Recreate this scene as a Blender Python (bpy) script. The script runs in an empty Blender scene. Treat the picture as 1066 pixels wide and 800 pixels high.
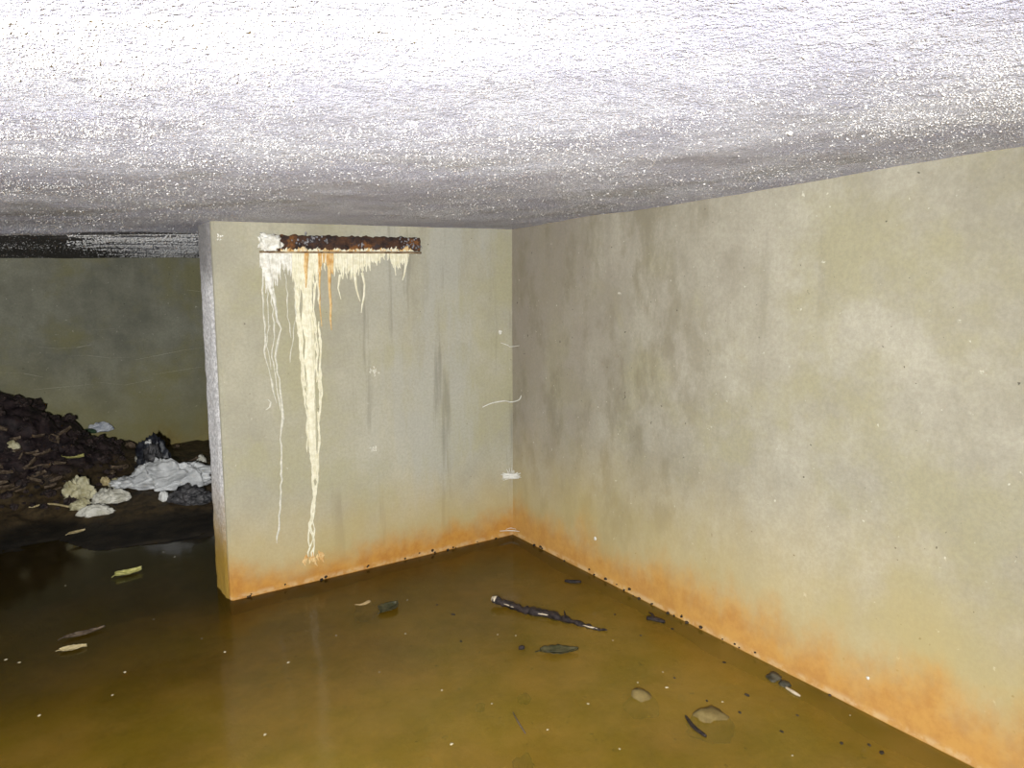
import bpy, bmesh, math, random
import numpy as np
from mathutils import Vector, Matrix, noise as mn

random.seed(7)
RNG = np.random.default_rng(7)
scn = bpy.context.scene
COL = scn.collection

# ------------------------------------------------------------------ camera solve
W_, H_ = 1066.0, 800.0
FOC, YAW, PITCH, ROLL, ZC = 759.8, 0.6192, -0.1228, -0.003, 1.456
XR, YB, XP, SLANT = 2.4986, 3.5006, 0.842, 0.0482     # right wall, stub wall face, stub wall end
CX, CY, CZ = 0.0261, -0.0109, 1.80                    # the ceiling falls a little
YF = 6.60                                             # far wall
PT = 0.25                                             # stub wall thickness
CAM = Vector((0, 0, ZC))
fw = Vector((math.sin(YAW) * math.cos(PITCH), math.cos(YAW) * math.cos(PITCH), math.sin(PITCH)))
r0 = Vector((math.cos(YAW), -math.sin(YAW), 0))
u0 = r0.cross(fw)
RT = r0 * math.cos(ROLL) + u0 * math.sin(ROLL)
UP = -r0 * math.sin(ROLL) + u0 * math.cos(ROLL)


def ray(px, py):
    return fw + RT * ((px - W_ / 2) / FOC) - UP * ((py - H_ / 2) / FOC)


def at_z(px, py, z=0.0):
    d = ray(px, py)
    return CAM + d * ((z - CAM.z) / d.z)


def at_y(px, py, y):
    d = ray(px, py)
    return CAM + d * (y / d.y)


def at_right(px, py):
    d = ray(px, py)
    return CAM + d * ((XR - SLANT * YB) / (d.x - SLANT * d.y))


def ceil_z(x, y):
    return CZ + CX * x + CY * y


def right_x(y):
    return XR + SLANT * (y - YB)


# ------------------------------------------------------------------ object helpers
def link(name, bm, mat, parent=None, smooth=True):
    me = bpy.data.meshes.new(name)
    bmesh.ops.recalc_face_normals(bm, faces=bm.faces[:])
    bm.to_mesh(me)
    bm.free()
    for p in me.polygons:
        p.use_smooth = smooth
    for m in (mat if isinstance(mat, (list, tuple)) else [mat]):
        me.materials.append(m)
    o = bpy.data.objects.new(name, me)
    COL.objects.link(o)
    if parent:
        o.parent = parent
    return o


def tag(o, label=None, cat=None, group=None, kind=None):
    if label: o["label"] = label
    if cat: o["category"] = cat
    if group: o["group"] = group
    if kind: o["kind"] = kind
    return o


def empty(name, loc, label, cat, group=None):
    o = bpy.data.objects.new(name, None)
    o.empty_display_size = 0.05
    o.location = loc
    COL.objects.link(o)
    return tag(o, label, cat, group)


def shift(bm, v):
    bmesh.ops.translate(bm, verts=bm.verts[:], vec=-Vector(v))
    return bm


def N(p, s, oct_=4):
    return mn.fractal(Vector(p) * s, 1.0, 2.0, oct_)


# ------------------------------------------------------------------ material helpers
class Mat:
    def __init__(self, name):
        self.m = bpy.data.materials.new(name)
        self.m.use_nodes = True
        self.t = self.m.node_tree
        self.t.nodes.clear()
        self.out = self.n('ShaderNodeOutputMaterial')
        g = self.n('ShaderNodeNewGeometry')
        self.pos = g.outputs['Position']

    def n(self, typ, **kw):
        nd = self.t.nodes.new(typ)
        for k, v in kw.items():
            setattr(nd, k, v)
        return nd

    def set(self, sock, v):
        if isinstance(v, bpy.types.NodeSocket):
            self.t.links.new(v, sock)
        elif isinstance(v, (tuple, list)) and len(v) == 3 and sock.type == 'RGBA':
            sock.default_value = (*v, 1)
        else:
            sock.default_value = v

    def math(self, op, a, b=0.0, clamp=False):
        nd = self.n('ShaderNodeMath', operation=op, use_clamp=clamp)
        self.set(nd.inputs[0], a)
        self.set(nd.inputs[1], b)
        return nd.outputs[0]

    def mapped(self, scale=(1, 1, 1), loc=(0, 0, 0), src=None):
        nd = self.n('ShaderNodeMapping')
        self.set(nd.inputs['Vector'], src or self.pos)
        nd.inputs['Scale'].default_value = scale
        nd.inputs['Location'].default_value = loc
        return nd.outputs[0]

    def noise(self, scale, detail=5, rough=0.6, stretch=(1, 1, 1), loc=(0, 0, 0), dist=0.0):
        nd = self.n('ShaderNodeTexNoise')
        self.set(nd.inputs['Vector'], self.mapped(stretch, loc))
        nd.inputs['Scale'].default_value = scale
        nd.inputs['Detail'].default_value = detail
        nd.inputs['Roughness'].default_value = rough
        nd.inputs['Distortion'].default_value = dist
        return nd.outputs['Fac']

    def voro(self, scale, feature='F1', stretch=(1, 1, 1), out='Distance'):
        nd = self.n('ShaderNodeTexVoronoi', feature=feature)
        self.set(nd.inputs['Vector'], self.mapped(stretch))
        nd.inputs['Scale'].default_value = scale
        return nd.outputs[out]

    def rng(self, v, a, b, c=0.0, d=1.0, smooth=True):
        nd = self.n('ShaderNodeMapRange', interpolation_type='SMOOTHSTEP' if smooth else 'LINEAR')
        self.set(nd.inputs['Value'], v)
        for k, x in zip(('From Min', 'From Max', 'To Min', 'To Max'), (a, b, c, d)):
            self.set(nd.inputs[k], x)
        return nd.outputs['Result']

    def mix(self, f, a, b, blend='MIX'):
        nd = self.n('ShaderNodeMix', data_type='RGBA', blend_type=blend)
        self.set(nd.inputs['Factor'], f)
        self.set(nd.inputs[6], a)
        self.set(nd.inputs[7], b)
        return nd.outputs[2]

    def xyz(self):
        nd = self.n('ShaderNodeSeparateXYZ')
        self.set(nd.inputs[0], self.pos)
        return nd.outputs

    def bump(self, h, strength=0.5, dist=0.01, normal=None):
        nd = self.n('ShaderNodeBump')
        nd.inputs['Strength'].default_value = strength
        nd.inputs['Distance'].default_value = dist
        self.set(nd.inputs['Height'], h)
        if normal is not None:
            self.set(nd.inputs['Normal'], normal)
        return nd.outputs[0]

    def principled(self, color, rough=0.8, normal=None, spec=0.3, **kw):
        nd = self.n('ShaderNodeBsdfPrincipled')
        self.set(nd.inputs['Base Color'], color)
        self.set(nd.inputs['Roughness'], rough)
        nd.inputs['Specular IOR Level'].default_value = spec
        if normal is not None:
            self.set(nd.inputs['Normal'], normal)
        for k, v in kw.items():
            self.set(nd.inputs[k.replace('_', ' ')], v)
        return nd

    def finish(self, shader):
        self.t.links.new(shader.outputs[0] if isinstance(shader, bpy.types.Node) else shader, self.out.inputs[0])
        return self.m


def simple(name, c1, c2, scale=20, rough=0.8, bump=0.4, bscale=None, dist=0.004, spec=0.3, **kw):
    m = Mat(name)
    f = m.rng(m.noise(scale, 5, 0.65), 0.35, 0.65)
    col = m.mix(f, c1, c2)
    nrm = m.bump(m.noise(bscale or scale * 3, 5, 0.7), bump, dist)
    return m.finish(m.principled(col, rough, nrm, spec, **kw))


def concrete(name, light, dark, green, band, dirty=None, rough=0.75):
    """weathered concrete: blotches, algae tint, run marks, an iron band above the water"""
    m = Mat(name)
    x, y, z = m.xyz()
    big = m.rng(m.noise(1.3, 4, 0.6, loc=(3, 1, 2)), 0.36, 0.62)
    mid = m.rng(m.noise(5.0, 8, 0.76, loc=(7, 2, 1)), 0.36, 0.66)
    col = m.mix(m.math('MULTIPLY', m.math('ADD', big, mid), 0.5), dark, light)
    g = m.rng(m.noise(1.9, 5, 0.65, loc=(11, 5, 9)), 0.46, 0.66, 0.0, 0.75)
    col = m.mix(g, col, green)
    # vertical run marks, stronger near the top
    runs = m.rng(m.noise(9.0, 4, 0.6, stretch=(1, 1, 0.09)), 0.52, 0.70)
    fade = m.rng(m.math('ADD', z, m.math('MULTIPLY', m.noise(3.0, 4), 0.8)), 1.2, 2.1, 0.05, 0.26)
    col = m.mix(m.math('MULTIPLY', runs, fade), col, tuple(c * 0.62 for c in dark))
    if dirty:
        col = dirty(m, col, x, y, z)
    # fine grain and pale lime flecks
    grain = m.noise(70, 4, 0.75)
    col = m.mix(m.rng(grain, 0.3, 0.7, 0.0, 0.30), col, tuple(c * 0.6 for c in dark))
    fl = m.rng(m.noise(34, 3, 0.6, loc=(1, 8, 4)), 0.69, 0.76, 0.0, 0.55)
    col = m.mix(fl, col, (0.74, 0.72, 0.62))
    pit = m.rng(m.noise(48, 2, 0.5, loc=(9, 3, 4)), 0.735, 0.78, 0.0, 0.8)
    col = m.mix(pit, col, (0.06, 0.05, 0.035))
    # iron-orange tide band
    wob = m.math('MULTIPLY', m.math('SUBTRACT', m.noise(4.2, 5, 0.65, stretch=(1, 1, 0.6)), 0.5), band[0] * 1.5)
    zz = m.math('ADD', z, wob)
    wide = m.rng(zz, 0.02, band[0] * 2.8, 0.75, 0.0)
    col = m.mix(wide, col, band[2])
    core = m.rng(zz, band[0] * 0.15, band[0], band[4], 0.0)
    ora = m.mix(m.rng(m.noise(14, 5, 0.7), 0.35, 0.65), band[1], band[3])
    col = m.mix(core, col, ora)
    lip = m.math('MULTIPLY', m.rng(z, 0.0, 0.006, 0.0, 1.0), m.rng(z, 0.012, 0.035, 1.0, 0.0))
    col = m.mix(m.math('MULTIPLY', lip, m.rng(m.noise(22, 4), 0.4, 0.6, 0.05, 0.5)), col, (0.60, 0.47, 0.28))
    # slime below the surface
    col = m.mix(m.rng(z, -0.02, 0.002, 1.0, 0.0), col, (0.20, 0.12, 0.03))
    h = m.math('ADD', m.math('MULTIPLY', m.noise(26, 6, 0.7), 1.0), m.math('MULTIPLY', m.noise(140, 3, 0.6), 0.25))
    nrm = m.bump(h, 0.35, 0.006)
    return m.finish(m.principled(col, rough, nrm, 0.25, Diffuse_Roughness=0.5))


ORANGE, RUST = (0.52, 0.245, 0.035), (0.42, 0.165, 0.016)


def dirty_falloff_right(m, col, x, y, z):
    # mauve-grey discoloration, plus light falloff painted in towards the corner and ceiling
    a = m.math('ADD', m.math('MULTIPLY', y, 0.42), m.math('MULTIPLY', z, 0.38))
    a = m.math('ADD', a, m.math('MULTIPLY', m.math('SUBTRACT', m.noise(2.2, 6, 0.7, stretch=(1, 1, 0.45)), 0.5), 1.5))
    f = m.rng(a, 1.15, 2.15, 0.0, 0.75)
    col = m.mix(f, col, (0.245, 0.21, 0.18))
    b = m.rng(m.noise(6.0, 6, 0.7, stretch=(1, 1, 0.5), loc=(2, 5, 1)), 0.46, 0.66, 0.0, 0.6)
    return m.mix(m.math('MULTIPLY', b, m.rng(y, 1.5, 2.4)), col, (0.20, 0.175, 0.115))


def dirty_back(m, col, x, y, z):
    f = m.rng(m.noise(3.0, 5, 0.6, stretch=(1.6, 1, 0.35), loc=(4, 0, 2)), 0.46, 0.62, 0.0, 0.55)
    f = m.math('MULTIPLY', f, m.rng(x, 1.3, 1.9))
    col = m.mix(f, col, (0.46, 0.46, 0.43))
    g = m.rng(m.noise(7.0, 4, 0.6, stretch=(1.4, 1, 0.10), loc=(1, 0, 6)), 0.58, 0.68, 0.0, 0.5)
    return m.mix(m.math('MULTIPLY', g, m.rng(x, 1.2, 1.5)), col, (0.20, 0.19, 0.15))


M = {}
M['back'] = concrete('stub wall concrete', (0.50, 0.475, 0.375), (0.38, 0.36, 0.285), (0.42, 0.395, 0.25),
                     (0.20, ORANGE, (0.46, 0.34, 0.12), RUST, 0.85), dirty_back)
M['right'] = concrete('right wall concrete', (0.445, 0.42, 0.345), (0.31, 0.288, 0.228), (0.34, 0.315, 0.195),
                      (0.30, ORANGE, (0.46, 0.36, 0.145), RUST, 0.72), dirty_falloff_right)
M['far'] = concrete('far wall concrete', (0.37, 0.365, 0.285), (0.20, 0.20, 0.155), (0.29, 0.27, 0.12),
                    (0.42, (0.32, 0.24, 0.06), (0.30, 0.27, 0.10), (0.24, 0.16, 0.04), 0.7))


def ceiling_mat():
    m = Mat('frosted white ceiling')
    x, y, z = m.xyz()
    a = m.rng(m.noise(2.2, 6, 0.65, stretch=(1.0, 1.0, 1)), 0.34, 0.62)
    col = m.mix(a, (0.68, 0.68, 0.82), (0.86, 0.87, 0.98))
    # warm dirt patches
    d = m.rng(m.noise(1.5, 6, 0.7, loc=(5, 9, 0)), 0.56, 0.68, 0.0, 0.6)
    col = m.mix(d, col, (0.48, 0.47, 0.46))
    p = m.rng(m.noise(7, 6, 0.75, loc=(2, 4, 0)), 0.58, 0.70, 0.0, 0.75)
    col = m.mix(p, col, (0.40, 0.39, 0.42))
    g = m.rng(m.noise(60, 3, 0.7), 0.42, 0.66, 0.0, 0.40)
    col = m.mix(g, col, (0.44, 0.43, 0.54))
    # a dark area in the far chamber and a smaller one beside the wall end
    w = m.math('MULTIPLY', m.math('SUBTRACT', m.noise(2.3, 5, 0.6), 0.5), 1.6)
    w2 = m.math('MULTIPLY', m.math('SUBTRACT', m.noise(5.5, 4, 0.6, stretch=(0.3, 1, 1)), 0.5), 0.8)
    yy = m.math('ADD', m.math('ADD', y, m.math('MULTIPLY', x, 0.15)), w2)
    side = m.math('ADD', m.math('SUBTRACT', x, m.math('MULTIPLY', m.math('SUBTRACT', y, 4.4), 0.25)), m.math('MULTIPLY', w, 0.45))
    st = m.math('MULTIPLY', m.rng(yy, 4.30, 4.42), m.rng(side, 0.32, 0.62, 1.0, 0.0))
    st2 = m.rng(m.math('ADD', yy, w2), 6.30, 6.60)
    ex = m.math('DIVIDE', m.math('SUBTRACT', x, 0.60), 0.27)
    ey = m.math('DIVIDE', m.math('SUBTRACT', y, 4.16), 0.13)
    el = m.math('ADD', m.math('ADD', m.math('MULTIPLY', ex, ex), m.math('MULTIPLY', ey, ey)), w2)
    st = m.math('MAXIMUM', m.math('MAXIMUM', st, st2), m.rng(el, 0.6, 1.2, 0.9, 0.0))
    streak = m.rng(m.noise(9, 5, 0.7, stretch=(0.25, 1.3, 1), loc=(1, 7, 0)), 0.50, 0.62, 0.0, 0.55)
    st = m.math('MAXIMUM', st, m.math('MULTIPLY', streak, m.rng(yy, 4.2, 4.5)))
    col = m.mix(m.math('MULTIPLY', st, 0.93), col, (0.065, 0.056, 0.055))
    h = m.math('ADD', m.noise(110, 3, 0.7), m.math('MULTIPLY', m.noise(24, 5, 0.7), 1.6))
    nrm = m.bump(h, 1.0, 0.027)
    return m.finish(m.principled(col, 0.6, nrm, 0.25, Diffuse_Roughness=1.0))


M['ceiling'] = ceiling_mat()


def water_mat():
    m = Mat('brown standing water')
    nrm = m.bump(m.math('ADD', m.noise(3.0, 3, 0.5), m.math('MULTIPLY', m.noise(16, 2, 0.5), 0.05)), 0.12, 0.02)
    tr = m.n('ShaderNodeBsdfTransparent')
    # tint of the water column, with drifting silt
    m.set(tr.inputs[0], m.mix(m.rng(m.noise(1.6, 4, 0.6), 0.35, 0.65), (0.80, 0.65, 0.18), (0.88, 0.73, 0.24)))
    silt = m.n('ShaderNodeBsdfDiffuse')
    m.set(silt.inputs[0], m.mix(m.rng(m.noise(2.6, 6, 0.7, loc=(6, 2, 0)), 0.36, 0.64), (0.40, 0.285, 0.030), (0.54, 0.345, 0.06)))
    body = m.n('ShaderNodeMixShader')
    wy = m.math('ADD', m.xyz()[1], m.math('MULTIPLY', m.noise(1.5, 4), 0.8))
    m.set(body.inputs[0], m.math('MULTIPLY', m.rng(m.noise(1.1, 5, 0.6, loc=(3, 3, 0)), 0.3, 0.7, 0.27, 0.40), m.rng(wy, 2.3, 4.3, 1.0, 0.18)))
    m.t.links.new(tr.outputs[0], body.inputs[1])
    m.t.links.new(silt.outputs[0], body.inputs[2])
    gl = m.n('ShaderNodeBsdfGlossy')
    gl.inputs['Roughness'].default_value = 0.11
    m.set(gl.inputs['Normal'], nrm)
    fr = m.n('ShaderNodeFresnel')
    fr.inputs['IOR'].default_value = 1.33
    mx = m.n('ShaderNodeMixShader')
    m.set(mx.inputs[0], fr.outputs[0])
    m.t.links.new(body.outputs[0], mx.inputs[1])
    m.t.links.new(gl.outputs[0], mx.inputs[2])
    return m.finish(mx)


M['water'] = water_mat()


def mud_mat():
    m = Mat('silted muddy bed')
    x, y, z = m.xyz()
    a = m.rng(m.noise(2.5, 6, 0.7), 0.34, 0.64)
    col = m.mix(a, (0.36, 0.24, 0.045), (0.74, 0.50, 0.14))
    s = m.rng(m.noise(9, 4, 0.6, loc=(4, 1, 0)), 0.62, 0.68, 0.0, 0.55)
    col = m.mix(s, col, (0.46, 0.37, 0.18))
    k = m.rng(m.noise(14, 5, 0.7, loc=(8, 1, 0)), 0.62, 0.72, 0.0, 0.8)
    col = m.mix(k, col, (0.07, 0.05, 0.02))
    olive = m.mix(a, (0.20, 0.135, 0.02), (0.34, 0.235, 0.045))
    col = m.mix(m.rng(m.math('ADD', y, m.math('MULTIPLY', m.noise(1.7, 4, loc=(0, 6, 0)), 1.0)), 2.7, 4.2), col, olive)
    # bare wet earth above the water
    land = m.mix(m.rng(m.noise(11, 6, 0.75), 0.32, 0.68), (0.022, 0.016, 0.011), (0.105, 0.072, 0.034))
    top = m.mix(m.rng(m.noise(15, 6, 0.75), 0.35, 0.65), (0.010, 0.007, 0.009), (0.050, 0.034, 0.034))
    land = m.mix(m.rng(m.math('ADD', z, m.math('MULTIPLY', m.noise(5, 4), 0.2)), 0.30, 0.42), land, top)
    wm = m.mix(m.rng(m.noise(6, 5, 0.7), 0.35, 0.65), (0.012, 0.010, 0.008), (0.035, 0.027, 0.018))
    land = m.mix(m.rng(m.math('ADD', z, m.math('MULTIPLY', m.noise(4, 4), 0.05)), 0.055, 0.10), wm, land)
    t = m.rng(m.math('ADD', y, m.math('MULTIPLY', m.noise(2.2, 4), 1.0)), 3.9, 4.9)
    col = m.mix(t, col, land)
    nrm = m.bump(m.noise(30, 6, 0.75), 0.6, 0.012)
    return m.finish(m.principled(col, m.rng(y, 4.5, 5.6, 0.9, 0.55), nrm, 0.3))


M['mud'] = mud_mat()
M['earth'] = simple('dark loose earth', (0.022, 0.015, 0.012), (0.12, 0.08, 0.055), 16, 0.7, 0.9, 45, 0.015)
M['clod'] = simple('dark mud clod', (0.012, 0.009, 0.010), (0.062, 0.042, 0.038), 30, 0.6, 0.8, 70, 0.008)
M['calc_white'] = simple('white lime crust', (0.62, 0.60, 0.53), (0.86, 0.85, 0.81), 42, 0.7, 0.8, 160, 0.003)
M['calc_cream'] = simple('cream lime crust', (0.70, 0.66, 0.49), (0.83, 0.80, 0.66), 45, 0.65, 0.6, 160, 0.003)
M['calc_orange'] = simple('rust tinted lime crust', (0.56, 0.31, 0.10), (0.72, 0.54, 0.28), 40, 0.65, 0.6, 160, 0.003)
M['calc_thin'] = simple('thin pale lime film', (0.52, 0.51, 0.44), (0.70, 0.68, 0.60), 60, 0.7, 0.4, 160, 0.002)
M['web'] = simple('dusty white cobweb', (0.72, 0.71, 0.66), (0.85, 0.84, 0.80), 90, 0.9, 0.2)
M['bark'] = simple('wet black bark', (0.008, 0.006, 0.007), (0.040, 0.028, 0.026), 60, 0.5, 0.9, 120, 0.006, 0.3)
M['wood_pale'] = simple('pale bare wood', (0.42, 0.34, 0.24), (0.60, 0.52, 0.40), 60, 0.5, 0.4)
M['leaf_dark'] = simple('dark green-brown leaf', (0.035, 0.036, 0.016), (0.085, 0.075, 0.036), 50, 0.45, 0.4)
M['leaf_tan'] = simple('tan dead leaf', (0.42, 0.33, 0.16), (0.58, 0.48, 0.27), 40, 0.6, 0.4)
M['leaf_yellow'] = simple('yellow-green dead leaf', (0.42, 0.40, 0.12), (0.60, 0.56, 0.22), 40, 0.55, 0.4)
M['leaf_brown'] = simple('brown dead leaf', (0.07, 0.048, 0.032), (0.19, 0.14, 0.095), 40, 0.6, 0.5)
M['stone_tan'] = simple('tan stone', (0.40, 0.28, 0.13), (0.54, 0.40, 0.21), 22, 0.7, 0.4)
M['stone_pale'] = simple('pale silted stone', (0.13, 0.092, 0.03), (0.20, 0.148, 0.055), 22, 0.8, 0.4)
M['stone_grey'] = simple('dark grey stone', (0.03, 0.028, 0.02), (0.09, 0.08, 0.055), 30, 0.55, 0.5)
M['fleck'] = simple('pale floating fleck', (0.42, 0.36, 0.22), (0.62, 0.55, 0.40), 60, 0.6, 0.2)
M['bag_white'] = simple('white plastic film', (0.50, 0.51, 0.52), (0.74, 0.75, 0.76), 14, 0.32, 0.5, 34, 0.01, 0.5)
M['rag'] = simple('dirty white cloth', (0.48, 0.46, 0.38), (0.78, 0.76, 0.68), 18, 0.85, 0.5, 60, 0.008)
M['paper'] = simple('yellowed crumpled paper', (0.40, 0.36, 0.20), (0.72, 0.68, 0.48), 16, 0.8, 0.5, 40, 0.008)
M['plastic_dark'] = simple('blue-black plastic film', (0.012, 0.013, 0.02), (0.055, 0.06, 0.075), 18, 0.28, 0.6, 40, 0.01, 0.6)
M['plastic_grey'] = simple('dark grey plastic film', (0.03, 0.03, 0.033), (0.12, 0.115, 0.12), 26, 0.35, 0.7, 60, 0.01, 0.5)
M['white_bit'] = simple('clean white plastic', (0.78, 0.78, 0.76), (0.86, 0.86, 0.84), 30, 0.35, 0.1)
M['blue_film'] = simple('pale blue-white wrapper', (0.42, 0.45, 0.52), (0.70, 0.72, 0.76), 25, 0.35, 0.4)
M['green_film'] = simple('dark green wrapper edge', (0.03, 0.06, 0.035), (0.06, 0.10, 0.06), 25, 0.4, 0.4)
M['end'] = simple('pale rough render', (0.46, 0.45, 0.45), (0.72, 0.71, 0.71), 26, 0.7, 1.0, 70, 0.01)
M['drop'] = simple('condensation bead', (0.90, 0.90, 0.94), (0.95, 0.95, 0.97), 30, 0.12, 0.0, spec=0.8)
M['crumb'] = simple('black silt crumb', (0.015, 0.012, 0.01), (0.06, 0.045, 0.03), 60, 0.6, 0.5)


def end_mat():
    m = Mat('pale rough end render')
    x, y, z = m.xyz()
    f = m.rng(m.noise(55, 5, 0.75), 0.34, 0.66)
    col = m.mix(f, (0.34, 0.33, 0.34), (0.70, 0.69, 0.70))
    wob = m.math('MULTIPLY', m.math('SUBTRACT', m.noise(6, 5, 0.65), 0.5), 0.3)
    zz = m.math('ADD', z, wob)
    col = m.mix(m.rng(zz, 0.15, 0.65, 1.0, 0.0), col, (0.30, 0.185, 0.035))
    col = m.mix(m.rng(zz, 1.45, 1.62, 0.0, 0.75), col, (0.14, 0.13, 0.13))
    nrm = m.bump(m.noise(80, 5, 0.75), 0.9, 0.008)
    return m.finish(m.principled(col, 0.75, nrm, 0.2, Diffuse_Roughness=1.0))


M['end'] = end_mat()


def rust_mat():
    m = Mat('rusted steel scale')
    f = m.rng(m.noise(17, 6, 0.75, stretch=(0.6, 1, 1.2)), 0.36, 0.64)
    col = m.mix(f, (0.022, 0.016, 0.017), (0.085, 0.04, 0.022))
    o = m.rng(m.noise(11, 5, 0.7, loc=(3, 2, 8)), 0.55, 0.68, 0.0, 0.8)
    col = m.mix(o, col, (0.27, 0.11, 0.03))
    k = m.rng(m.noise(9, 4, 0.7, loc=(5, 0, 2)), 0.55, 0.62, 0.0, 0.8)
    col = m.mix(k, col, (0.035, 0.033, 0.042))
    nrm = m.bump(m.noise(60, 6, 0.75), 0.9, 0.008)
    return m.finish(m.principled(col, 0.75, nrm, 0.3))


M['rust'] = rust_mat()


# ------------------------------------------------------------------ the shell
def slab(name, corners, thick_vec, mat, cuts=1):
    """closed box from 4 face corners extruded by thick_vec"""
    bm = bmesh.new()
    a = [bm.verts.new(c) for c in corners]
    b = [bm.verts.new(Vector(c) + Vector(thick_vec)) for c in corners]
    bm.faces.new(a)
    bm.faces.new(b[::-1])
    for i in range(4):
        j = (i + 1) % 4
        bm.faces.new((a[i], b[i], b[j], a[j]))
    return tag(link(name, bm, mat, smooth=False), kind='structure')


Y0, X0, BED = -2.2, -2.6, -0.14
TOP = 2.05
XRF = right_x(YF)
wall_right = slab('wall_right', [(right_x(Y0), Y0, BED - .1), (right_x(YF + .2), YF + .2, BED - .1), (right_x(YF + .2), YF + .2, TOP), (right_x(Y0), Y0, TOP)],
                  (0.25, 0, 0), M['right'])
# the stub wall, with a slightly eased arris at its free end
bm = bmesh.new()
prof = [(XP + 0.012, YB), (XP, YB + 0.012), (XP, YB + PT), (right_x(YB + PT) + .02, YB + PT), (right_x(YB) + .02, YB)]
lo = [bm.verts.new((x, y, BED - .1)) for x, y in prof]
hi = [bm.verts.new((x, y, TOP)) for x, y in prof]
bm.faces.new(lo); bm.faces.new(hi[::-1])
for i in range(5):
    j = (i + 1) % 5
    bm.faces.new((lo[i], lo[j], hi[j], hi[i]))
wall_back = tag(link('wall_back', bm, M['back'], smooth=False), kind='structure')
# rough render skin on the free end of the stub wall
bm = bmesh.new()
ny, nz = 10, 90
grid = {}
for i in range(ny + 1):
    for k in range(nz + 1):
        yy = YB + 0.03 + (PT - 0.03) * i / ny
        zz = BED + (1.80 - BED) * k / nz
        edge = 0 if i in (0, ny) else 1
        dx = edge * (0.008 + 0.004 * N((yy, zz, 3), 14, 4)) + 0.001
        if i == 0: yy += 0.004 * N((0, zz, 1), 9, 3)
        grid[i, k] = bm.verts.new((XP - dx, yy, zz))
for i in range(ny):
    for k in range(nz):
        bm.faces.new((grid[i, k], grid[i + 1, k], grid[i + 1, k + 1], grid[i, k + 1]))
tag(link('wall_end_render', bm, M['end'], wall_back), 'pale rough grey render on the free end of the stub wall')

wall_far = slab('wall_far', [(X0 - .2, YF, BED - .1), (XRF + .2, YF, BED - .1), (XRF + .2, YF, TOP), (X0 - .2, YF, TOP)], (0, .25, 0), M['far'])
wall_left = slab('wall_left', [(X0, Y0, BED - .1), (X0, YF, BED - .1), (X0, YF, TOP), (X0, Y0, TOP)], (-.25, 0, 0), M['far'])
wall_near = slab('wall_near', [(X0 - .2, Y0, BED - .1), (right_x(Y0) + .2, Y0, BED - .1), (right_x(Y0) + .2, Y0, TOP), (X0 - .2, Y0, TOP)], (0, -.25, 0), M['right'])

# ceiling: gently uneven soffit
def ceil_surf(x, y):
    b = 0.010 * N((x, y, 0.3), 0.9, 3) + 0.0035 * N((x, y, 2.0), 5.0, 3)
    # a shallow sagging ridge across the ceiling beside the free wall end
    yy = y + 0.15 * x - 4.25
    sag = 0.014 * math.exp(-(yy / 0.16) ** 2) * min(1, max(0, (1.1 - x) / 0.5))
    k = 1.0
    if y > YB - 0.3 and y < YB + PT + 0.3 and x > XP - .3: k = 0.3
    return ceil_z(x, y) + k * b - sag


bm = bmesh.new()
nx, ny = 130, 200
xs = np.linspace(X0 - .2, right_x(YF) + .2, nx + 1)
ys = np.linspace(Y0 - .2, YF + .2, ny + 1)
g = [[bm.verts.new((x, y, ceil_surf(x, y))) for y in ys] for x in xs]
for i in range(nx):
    for j in range(ny):
        bm.faces.new((g[i][j], g[i][j + 1], g[i + 1][j + 1], g[i + 1][j]))
ret = bmesh.ops.extrude_face_region(bm, geom=bm.faces[:])
bmesh.ops.translate(bm, verts=[v for v in ret['geom'] if isinstance(v, bmesh.types.BMVert)], vec=(0, 0, 0.3))
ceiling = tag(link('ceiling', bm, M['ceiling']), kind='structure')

# bed and sloping bank
shore = [at_z(-250, 600), at_z(0, 572), at_z(60, 562), at_z(100, 574), at_z(160, 566), at_z(222, 556), at_z(330, 545)]
def shore_y(x):
    for a, b in zip(shore, shore[1:]):
        if a.x <= x <= b.x:
            return a.y + (b.y - a.y) * (x - a.x) / (b.x - a.x)
    return shore[0].y if x < shore[0].x else shore[-1].y


HEAP = at_y(-25, 425, 6.05)
def ground(x, y):
    d = y - shore_y(x)
    n = 0.030 * N((x, y, 1), 2.6, 5) + 0.012 * N((x, y, 5), 11, 4)
    n *= 0.35 + 0.65 * min(1, max(0, (d - .2) / .4)) if d > -.6 else 0.6
    if d > 0:
        base = 0.012 + 0.02 * min(1, d / .3) + (0.17 * min(1.0, max(0, d - .35) / 0.9) ** 0.8)
    else:
        base = max(-0.075, d * 0.06)
    z = base + n
    # the heap of earth against the far wall
    dx, dy = (x - HEAP.x) / 0.62, (y - 6.30) / 0.55
    h = max(0.0, HEAP.z - 0.12) * math.exp(-(dx * dx + dy * dy) ** 1.0)
    lump = 0.06 * N((x, y, 9), 6.5, 5) + 0.03 * N((x, y, 4), 18, 4)
    w = min(1.0, h / 0.12)
    return z + h + w * lump


bm = bmesh.new()
def grid_surface(x0, x1, y0, y1, nx, ny, f):
    xs = np.linspace(x0, x1, nx + 1); ys = np.linspace(y0, y1, ny + 1)
    g = [[bm.verts.new((x, y, f(x, y))) for y in ys] for x in xs]
    for i in range(nx):
        for j in range(ny):
            bm.faces.new((g[i][j], g[i + 1][j], g[i + 1][j + 1], g[i][j + 1]))
grid_surface(X0 - .1, XRF + .1, Y0 - .1, 4.6, 90, 110, ground)
grid_surface(X0 - .1, XRF + .1, 4.6, YF + .1, 280, 130, ground)
bmesh.ops.remove_doubles(bm, verts=bm.verts[:], dist=1e-4)
floor = tag(link('floor', bm, M['mud']), kind='structure')

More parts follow.
